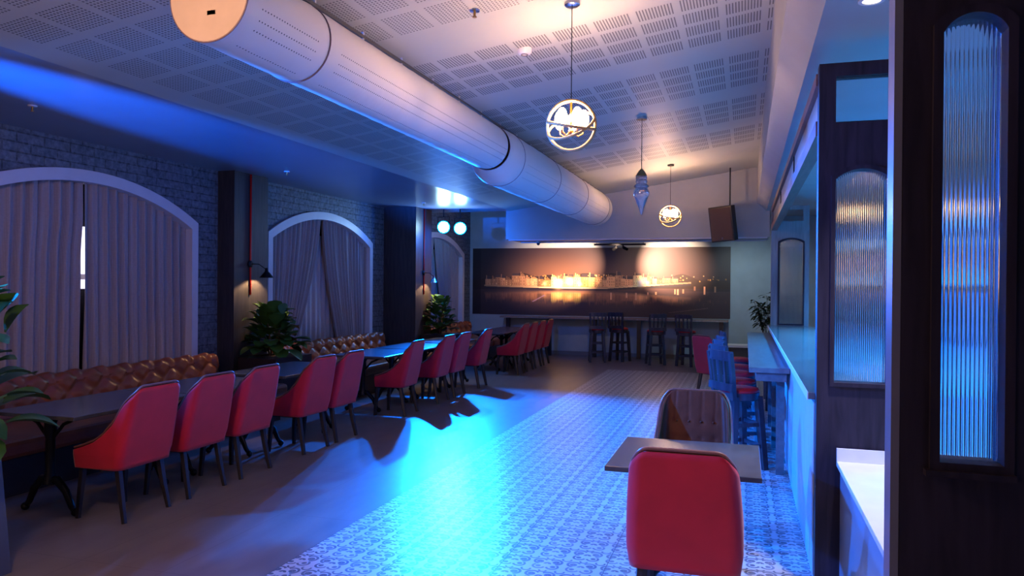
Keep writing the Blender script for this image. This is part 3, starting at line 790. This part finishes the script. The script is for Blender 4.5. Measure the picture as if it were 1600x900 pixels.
banquette(3.9, 8.10, 'long tufted cognac leather banquette under the nearest arched window')
banquette(9.46, 12.75, 'tufted cognac leather banquette under the middle arched window')
banquette(14.75, 17.4, 'short tufted cognac leather banquette under the far arched window')

# bar stools
REDSEAT = mat('red_vinyl_seat', (.62, .02, .035), .4)
def stool(label, loc, rz, group, mt=None):
    t = thing('bar_stool', label, 'bar stool', loc, rz, group)
    W = mt or wood_mat('stool_wood', (.028, .030, .045), (.06, .06, .085), .3)
    MB().lathe([(.165, .640), (.185, .652), (.187, .715)], n=28).build('seat_ring', W, t, smooth=True)
    MB().lathe([(.180, .715), (.186, .730), (.172, .750), (.12, .762), (.001, .767)], n=28, cap=False).build('seat_pad', REDSEAT, t, smooth=2)
    for sx in (-1, 1):
        MB().tube([(sx*.125, .125, .68), (sx*.165, .17, 0)], [.040, .036], 4).build('leg', W, t)
        MB().tube([(sx*.125, -.125, .68), (sx*.165, -.17, 0)], [.040, .036], 4).build('leg', W, t)
    for z, k in ((.22, .155), (.42, .142)):
        for s in (-1, 1):
            MB().box((0, s*k, z), (2*k, .02, .035)).build('stretcher', W, t); MB().box((s*k, 0, z), (.02, 2*k, .035)).build('stretcher', W, t)
    for sx in (-1, 1): MB().tube([(sx*.15, -.16, .66), (sx*.165, -.185, .88), (sx*.175, -.215, 1.09)], [.030, .029, .026], 4).build('back_post', W, t)
    mb = MB()
    mb = MB()
    def rail(zc, h, th=.022):
        n = 10; vs = []
        for i in range(n+1):
            x = -.19+.38*i/n; y = -.205-.02*(1-(x/.19)**2)-.03*(zc-1.0)
            for dy in (-th/2, th/2):
                for dz in (-h/2, h/2): vs.append((x, y+dy, zc+dz))
        fs = []
        for i in range(n):
            a = 4*i; b = a+4; fs += [(a, b, b+1, a+1), (a+2, a+3, b+3, b+2), (a, a+2, b+2, b), (a+1, b+1, b+3, a+3)]
        fs += [(0, 1, 3, 2), (4*n, 4*n+2, 4*n+3, 4*n+1)]
        mb.add(vs, fs)
    rail(1.06, .09); mb.build('top_rail', W, t); mb = MB(); rail(.775, .07); mb.build('lower_rail', W, t)
    for x in (-.085, 0, .085):
        MB().tube([(x, -.195, .77), (x*1.05, -.222, 1.04)], .019, 4).build('slat', W, t)
    return t
GB = 'bar stools along the drinking ledge'
s0 = stool('nearest bar stool by the bar with blue-lit slatted back and red round seat', (-.045, 7.40, 0), -math.radians(55), GB)
for y, a, lab in ((8.05, -62, 'second bar stool from the near end of the drinking ledge, pink-lit seat'),
                  (8.75, -70, 'third bar stool from the near end of the drinking ledge'),
                  (9.45, -75, 'fourth bar stool from the near end of the drinking ledge'),
                  (10.4, -80, 'furthest bar stool on the drinking ledge')):
    dup(s0, (-.07, y, 0), math.radians(a), lab)
GF = 'bar stools at the mural ledge'
for x, y, a, lab in ((-3.13, 16.55, .25, 'leftmost black bar stool at the mural ledge, red seat turned aside'),
                     (-2.68, 16.9, -.35, 'black bar stool second from the left at the mural ledge'),
                     (-1.84, 16.45, .35, 'black bar stool third from the left at the mural ledge with thick legs'),
                     (-1.17, 16.4, -.3, 'rightmost black bar stool at the mural ledge')):
    dup(s0, (x, y, 0), a, lab, GF)

# wall ledge under the mural
t = thing('wall_ledge', 'long narrow drinking ledge on posts under the mural', 'ledge', (-5.75, 17.55, 0))
LW = wood_mat('pale_ledge', (.20, .16, .15), (.30, .25, .23), .35)
MB().bx(0, 5.4, 0, .43, .895, .935).build('ledge_top', LW, t)
for x in (.15, 1.2, 2.3, 3.35, 4.3, 5.2): MB().bx(x, x+.09, .05, .13, 0, .895).build('leg', BLACKW, t)
t = thing('low_cabinet', 'low dark cabinet with pale top near the back wall beside the far stools', 'cabinet', (-.95, 17.0, 0))
MB().bx(0, 1.1, 0, .45, .0, .38).build('carcass', mat('cab_dark', (.05, .06, .07), .4), t)
MB().bx(-.02, 1.12, -.02, .45, .38, .43).build('top', TRIM, t)

# ================================================================ PLANTS
def leaf(mb, base, d, up, L_, W, droop):
    d = d.normalized(); side = d.cross(up).normalized(); nrm = side.cross(d).normalized()
    n = 6; rows = []
    for i in range(n+1):
        q = i/n; wdt = W*math.sin(PI*min(1, (q*.93+.03)))**.7*(0.65+.5*q)
        if i == n: wdt = W*.12
        c = base+d*L_*q-Vector((0, 0, 1))*droop*q*q*L_
        rows.append((c+side*wdt+nrm*wdt*.28, c, c-side*wdt+nrm*wdt*.28))
    vs = [p for r in rows for p in r]; fs = []
    for i in range(n):
        a = 3*i; fs += [(a, a+1, a+4, a+3), (a+1, a+2, a+5, a+4)]
    mb.add(vs, fs)
def leafmat(name, c1, c2):
    m, N, L, B = nt(name); g = G(N, L); n = N.new('ShaderNodeTexNoise'); n.inputs['Scale'].default_value = 7; P, x, y, z = g.pos(); L.new(P, n.inputs['Vector'])
    L.new(g.mix(n.outputs['Fac'], c1, c2), B.inputs['Base Color']); B.inputs['Roughness'].default_value = .35
    return m
LF = leafmat('fiddle_leaf', (.010, .05, .012), (.09, .22, .035)); LF2 = leafmat('bamboo_leaf', (.006, .02, .006), (.02, .05, .015))
def fiddle(label, loc, pot_h, rad, ztop, n, seed, pot):
    t = thing('potted_fiddle_fig', label, 'plant', loc); rnd = random.Random(seed)
    h = rad if pot == 'wide' else .2
    if pot == 'wide': MB().bx(-.22, .35, -.42, .42, 0, pot_h).build('planter_box', BLACKW, t)
    else: MB().prism([(-.27, 0), (.24, 0), (.15, pot_h), (-.215, pot_h)], 'xz', -.2, .2).build('planter_box', mat('grey_planter', (.07, .08, .12), .4), t)
    MB().bx(-.17, .14, -.17, .17, pot_h-.02, pot_h+.005).build('soil', mat('soil', (.03, .02, .015), .9, bump=.5), t)
    mb = MB(); tops = []
    for k in range(5):
        a = k*2.5; tip = Vector((math.cos(a)*rad*.35, math.sin(a)*rad*.35, ztop-.15-rnd.random()*.12)); tops.append(tip)
        mb.tube([(math.cos(a)*.03, math.sin(a)*.03, pot_h), tuple(tip*.5+Vector((0, 0, pot_h*.5))), tip], [.012, .010, .005], 6)
    mb.build('stems', mat('stem_brown', (.08, .05, .03), .7), t, smooth=2)
    mb = MB()
    for i in range(n):
        q = (i+.5)/n; a = i*2.39996; z = pot_h+.08+(ztop-pot_h-.18)*q
        rr = rad*rnd.uniform(.15, .62)*(1-(.35 if pot == 'wide' else .05)*q); base = Vector((math.cos(a)*rr, math.sin(a)*rr, z))
        el = .15+1.0*q+rnd.uniform(-.5, .4); d = Vector((math.cos(a)*math.cos(el), math.sin(a)*math.cos(el), math.sin(el)))
        L_ = rad*rnd.uniform(.42, .60)*(1-.15*q); leaf(mb, base, d, Vector((0, 0, 1)), L_, L_*.48, rnd.uniform(.1, .5))
    mb.build('foliage', LF, t, smooth=2, fix=False)
fiddle('dark fiddle leaf fig in a grey planter at the left edge of the picture', (-4.31, 3.12, 0), .74, .50, 1.80, 70, 3, 'tall')
fiddle('bushy fiddle leaf fig in a dark planter under the first wall lamp', (-6.1, 8.75, 0),   .72, .49, 1.42, 110, 11, 'wide')
fiddle('bright fiddle leaf fig in a dark planter under the far wall lamp', (-5.75, 13.75, 0), .72, .42, 1.49, 95, 21, 'wide')
t = thing('potted_bamboo', 'thin leaved dark plant peeking out left of the far bar screen', 'plant', (.45, 14.2, 0)); rnd = random.Random(4)
MB().lathe([(.13, 0), (.17, .32), (.18, .34), (.16, .34), (.15, .30)], n=20, cap=False).build('pot', BLACKW, t, smooth=True)
mb = MB(); mbl = MB()
for k in range(9):
    a = k*2.4; top = Vector((math.cos(a)*.20-.10, math.sin(a)*.2, 1.15+rnd.random()*.48)); mb.tube([(0, 0, .3), tuple(top*.5+Vector((0, 0, .2))), top], [.008, .007, .003], 5)
    for j in range(34):
        q = .62+.38*j/33; b = Vector((0, 0, .3)).lerp(top, q); a2 = rnd.uniform(0, 6.28); leaf(mbl, b, Vector((math.cos(a2), math.sin(a2), rnd.uniform(-.2, .5))), Vector((0, 0, 1)), rnd.uniform(.12, .19), .024, .4)
mb.build('stems', MATS['stem_brown'], t, smooth=2); mbl.build('foliage', LF2, t, smooth=2, fix=False)

# ================================================================ LAMPS AND FITTINGS
GOLD = mat('rope_gold', (.60, .36, .15), .45, metal=.3, bump=.5, bscale=90)
BULB = mat('bulb_glow', (1, .8, .55), .3, emit=(1, .66, .38), es=45)
def globe(label, loc, r, zc, seed):
    t = thing('globe_pendant', label, 'pendant lamp', loc, 0, 'ring globe pendants'); rnd = random.Random(seed)
    x, y, z = loc; dz = zc-z
    MB().lathe([(.001, 0), (.055, 0), (.055, -.022), (.045, -.03), (.001, -.03)], n=24, cap=False).build('canopy', STEEL if seed == 1 else BLACKM, t, smooth=True)
    MB().tube([(0, 0, -.02), (0, 0, dz+r)], .0035, 6).build('cord', BLACKM, t)
    rings = [((1, 0, 0), 12), ((0, 1, 0), 62), ((.4, .2, 1), 40), ((.9, .3, .1), -55)]
    for i, (ax, an) in enumerate(rings):
        Rm = Matrix.Rotation(math.radians(an), 3, Vector(ax).normalized())
        pts = [Rm @ Vector((r*math.cos(2*PI*k/48), 0, r*math.sin(2*PI*k/48)))+Vector((0, 0, dz)) for k in range(48)] if i != 2 else [Rm @ Vector((r*.97*math.cos(2*PI*k/48), r*.97*math.sin(2*PI*k/48), 0))+Vector((0, 0, dz)) for k in range(48)]
        MB().tube(pts, .0105, 8, closed=True).build('ring', GOLD, t, smooth=2)
    MB().tube([(0, 0, dz+r), (0, 0, dz-.02)], .008, 8).ball((0, 0, dz-.04), .02, 8).build('stem', BRASS, t, smooth=2)
    for k in range(5):
        a = 2*PI*k/5+.4
        c = Vector((math.cos(a), math.sin(a), 0))
        q = MB().tube([(0, 0, dz-.04), c*.05+Vector((0, 0, dz-.075)), c*.085+Vector((0, 0, dz-.055)), c*.09+Vector((0, 0, dz-.01))], .006, 8).build('arm', BRASS, t, smooth=2)
        MB().ball((c.x*.09, c.y*.09, dz+.045), (.036, .068), 10).build('bulb', BULB, q, smooth=2)
    lamp('pendant_light', 'POINT', (x, y, zc+.05), 16, (1, .50, .24), shadow_soft_size=.10)
    lamp('pendant_uplight', 'SPOT', (x, y, zc+.02), 175, (1, .55, .34), (x, y, zc+3), spot_size=math.radians(176), spot_blend=.25, shadow_soft_size=.08)
globe('large ring globe pendant glowing warm, nearest of the hanging lamps', (-1.17, 5.14, cz(-1.17)), .172, 2.815, 1)
globe('small distant ring globe pendant glowing warm in front of the mural wall', (-1.17, 12.44, cz(-1.17)), .175, 2.835, 2)
t = thing('crystal_pendant', 'clear glass teardrop pendant with brass cap between the two globes', 'pendant lamp', (-1.17, 8.87, cz(-1.17)))
zt = 3.04-cz(-1.17)
MB().lathe([(.001, 0), (.06, 0), (.06, -.03), (.001, -.03)], n=24, cap=False).build('canopy', STEEL, t, smooth=True)
MB().tube([(0, 0, -.02), (0, 0, zt)], .004, 6).build('cord', BLACKM, t)
MB().lathe([(.01, zt+.03), (.03, zt+.01), (.062, zt-.04), (.07, zt-.055), (.001, zt-.055)], n=24, cap=False).build('cap', BRASS, t, smooth=True)
CG = mat('crystal_glass', (.97, .95, .97), .05, trans=.75, ior=1.5)
MB().lathe([(.06, zt-.055), (.068, zt-.075), (.06, zt-.095), (.07, zt-.12), (.06, zt-.145), (.085, zt-.165), (.09, zt-.18), (.07, zt-.19), (.078, zt-.21), (.096, zt-.245), (.09, zt-.28), (.06, zt-.35), (.03, zt-.43), (.012, zt-.49), (.001, zt-.515)], n=16, cap=False).build('glass_drop', CG, t, smooth=True)
# par lights
t = None
for k, p in enumerate(PAR):
    t = thing('stage_light', ['left one of the two blazing blue stage lights', 'right one of the two blazing blue stage lights'][k]+' under the low ceiling', 'stage light', p, 0, 'blue stage lights')
    tgt = Vector((0, 0, 1.7))-Vector(p); R3 = tgt.to_track_quat('-Y', 'Z').to_matrix()
    def tr(mb): mb.v = [tuple(R3 @ Vector(q)) for q in mb.v]; return mb
    tr(MB().lathe([(.07, .14), (.115, .10), (.126, -.07), (.130, -.09), (.124, -.09), (.122, -.08)], n=28, axis='y', cap=False)).build('housing', BLACKM, t, smooth=True)
    tr(MB().lathe([(.001, -.088), (.100, -.086), (.1005, -.08)], n=28, axis='y', cap=False)).build('lens', mat('par_lens', (.1, .3, .5), .3, emit=(.6, 1, 1.0), es=80), t)
    tr(MB().lathe([(.1005, -.084), (.122, -.082)], n=28, axis='y', cap=False)).build('lens_halo', mat('par_halo', (.05, .2, .5), .3, emit=(.0, .5, 1.0), es=5), t)  # glowing ring standing in for the cyan halo around the lens
    mb = MB(); mb.tube([(-.12, 0, 0), (-.12, 0, .2), (.12, 0, .2), (.12, 0, 0)], .008, 6); mb.tube([(0, 0, .2), (0, 0, 3.18-p[2])], .012, 8); mb.build('yoke', BLACKM, t)

# wall lamps on the columns
def wall_lamp(label, loc, xs, ylen, shade_mat, seed):
    t = thing('wall_lamp', label, 'wall lamp', loc, 0, 'hinged wall lamps on the columns')
    MB().tube([(.012, 0, -.42), (.012, 0, .0), (.012, 0, 3.17-loc[2])], .013, 8).build('red_cord', mat('red_cable', (.65, .01, .01), .4), t, smooth=2)
    MB().lathe([(.05, 0), (.05, .02), (.03, .035)], n=20).build('wall_plate', BLACKM, t)
    o = t.children[-1]; o.rotation_euler = (0, PI/2, 0)
    MB().tube([(.03, 0, 0), (.10, .06, .0), (.17, .14, -.075)], .007, 8).build('arm', BLACKM, t, smooth=2)
    MB().lathe([(.012, .05), (.02, .045), (.024, .0), (.045, -.02), (.098, -.085), (.094, -.085), (.04, -.022), (.001, -.02)], (.17, .14, -.10), 24, cap=False).build('lamp_shade', shade_mat, t, smooth=True)
    MB().ball((.17, .14, -.15), .022, 10).build('bulb', BULB, t, smooth=2)
    lamp('wall_lamp_light', 'SPOT', (loc[0]+.17, loc[1]+.14, loc[2]-.17), 45, (1, .55, .25), (loc[0]-.02, loc[1]+.02, loc[2]-.9), spot_size=math.radians(125), spot_blend=.3, shadow_soft_size=.02)
wall_lamp('black hinged wall lamp with red cord on the nearer column', (-6.44, 8.72, 1.955), 1, 1, BLACKM, 1)
wall_lamp('chrome shaded wall lamp with red cord on the further column', (-6.02, 13.56, 1.92), 1, 1, STEEL, 2)

# hung loudspeaker
t = thing('loudspeaker', 'black loudspeaker hung from the sloped ceiling at the right end of the mural', 'loudspeaker', (-.36, 13.9, 2.82), -.30)
R3 = Matrix.Rotation(math.radians(8), 3, 'X') @ Matrix.Rotation(math.radians(-4), 3, 'Y')
def spk(mb): mb.v = [tuple(R3 @ Vector(q)) for q in mb.v]; return mb
spk(MB().prism([(-.21, -.17), (.21, -.17), (.21, .02), (.13, .17), (-.13, .17), (-.21, .02)], 'xy', -.31, .31)).build('cabinet', mat('speaker_plastic', (.02, .018, .018), .45), t, bevel=.012)
spk(MB().bx(-.185, .185, -.184, -.170, -.285, .285)).build('grille', mat('speaker_grille', (.10, .055, .045), .6, bump=1, bscale=300), t, bevel=.006)
spk(MB().lathe([(.001, -.19), (.018, -.19), (.018, -.18)], (0, 0, -.25), 14, axis='y', cap=False)).build('badge', STEEL, t)
MB().tube([(.08, .05, .30), (.08, .05, cz(-.2)-2.82)], .012, 8).build('hanging_rod', BLACKM, t)
# track with two small spots, cctv camera
t = thing('track_light', 'short black ceiling track with two tiny spotlights above the mural', 'track light', (-2.56, 16.0, 2.56))
MB().bx(-.55, .55, -.03, .03, 0, .035).build('track', BLACKM, t)
MB().tube([(-.5, 0, .03), (-.5, 0, 1.2)], .006, 6).tube([(.5, 0, .03), (.5, 0, 1.2)], .006, 6).build('suspension_rod', BLACKM, t)
for s in (-1, 1):
    MB().tube([(s*.07, 0, 0), (s*.07, 0, -.04), (s*.15, .08, -.085)], [.012, .032, .034], 12).build('spot_head', BLACKM, t, smooth=True)
for sx, tx, e in ((-1, -4.2, 1300), (1, -1.7, 1200)):
    lamp('mural_spot', 'SPOT', (-2.56+sx*.2, 16.15, 2.47), e, (1, .60, .40), (tx+sx*-.0, YB, 2.2), spot_size=math.radians(50), spot_blend=.9, shadow_soft_size=.02)
lamp('mural_wash', 'SPOT', (-2.6, 15.8, 2.5), 60, (1, .7, .5), (-3.2, YB, 2.1), spot_size=math.radians(84), spot_blend=1, shadow_soft_size=.05)
t = thing('security_camera', 'small white dome camera under the bulkhead above the left part of the mural', 'camera', (-4.14, 15.2, 2.61))
MB().lathe([(.05, 0), (.05, -.03), (.035, -.035)], n=20).build('mount', TRIM, t, smooth=True)
MB().ball((0, 0, -.045), .035, 10).build('dome', mat('smoked_dome', (.08, .08, .1), .1), t, smooth=2)
# ceiling fittings
def sprinkler(label, loc):
    t = thing('sprinkler_head', label, 'sprinkler', loc, 0, 'ceiling sprinklers')
    MB().lathe([(.001, 0), (.038, 0), (.034, -.008), (.001, -.01)], n=24, cap=False).build('escutcheon', STEEL if loc[0] > -3 else TRIM, t, smooth=True)
    MB().lathe([(.009, -.008), (.009, -.04), (.016, -.045), (.016, -.05)], n=12).build('nozzle', BRASS, t, smooth=True)
sprinkler('small sprinkler head on the sloped ceiling right of the duct', (-1.79, 4.86, cz(-1.79)))
sprinkler('small white sprinkler head on the low ceiling at far left', (-5.76, 4.87, ZL))
sprinkler('tiny sprinkler head on the low ceiling before the nearer column', (-5.82, 8.65, ZL))
sprinkler('tiny sprinkler head on the low ceiling near the blue stage lights', (-5.6, 12.6, ZL))
t = thing('smoke_detector', 'round white smoke detector on the sloped ceiling beside the duct', 'smoke detector', (-1.71, 5.81, cz(-1.71)))
MB().lathe([(.001, .012), (.058, .012), (.058, -.025), (.045, -.042), (.001, -.045)], n=28, cap=False).build('body', TRIM, t, smooth=True)
MB().lathe([(.03, -.044), (.03, -.05), (.022, -.05), (.022, -.044)], n=20, cap=False).build('sensor_ring', mat('sensor_grey', (.2, .18, .18), .5), t, smooth=True)
t = thing('downlight', 'bright round recessed downlight in the bar ceiling at the top edge', 'downlight', (.568, 3.96, 3.08))
MB().lathe([(.04, .001), (.06, .0), (.06, -.006), (.042, -.008)], n=28, cap=False).build('trim_ring', TRIM, t, smooth=True)
MB().lathe([(.001, -.002), (.042, -.002)], n=28, cap=False).build('lens', mat('downlight_glow', (1, 1, 1), .3, emit=(.95, .9, 1), es=12), t)
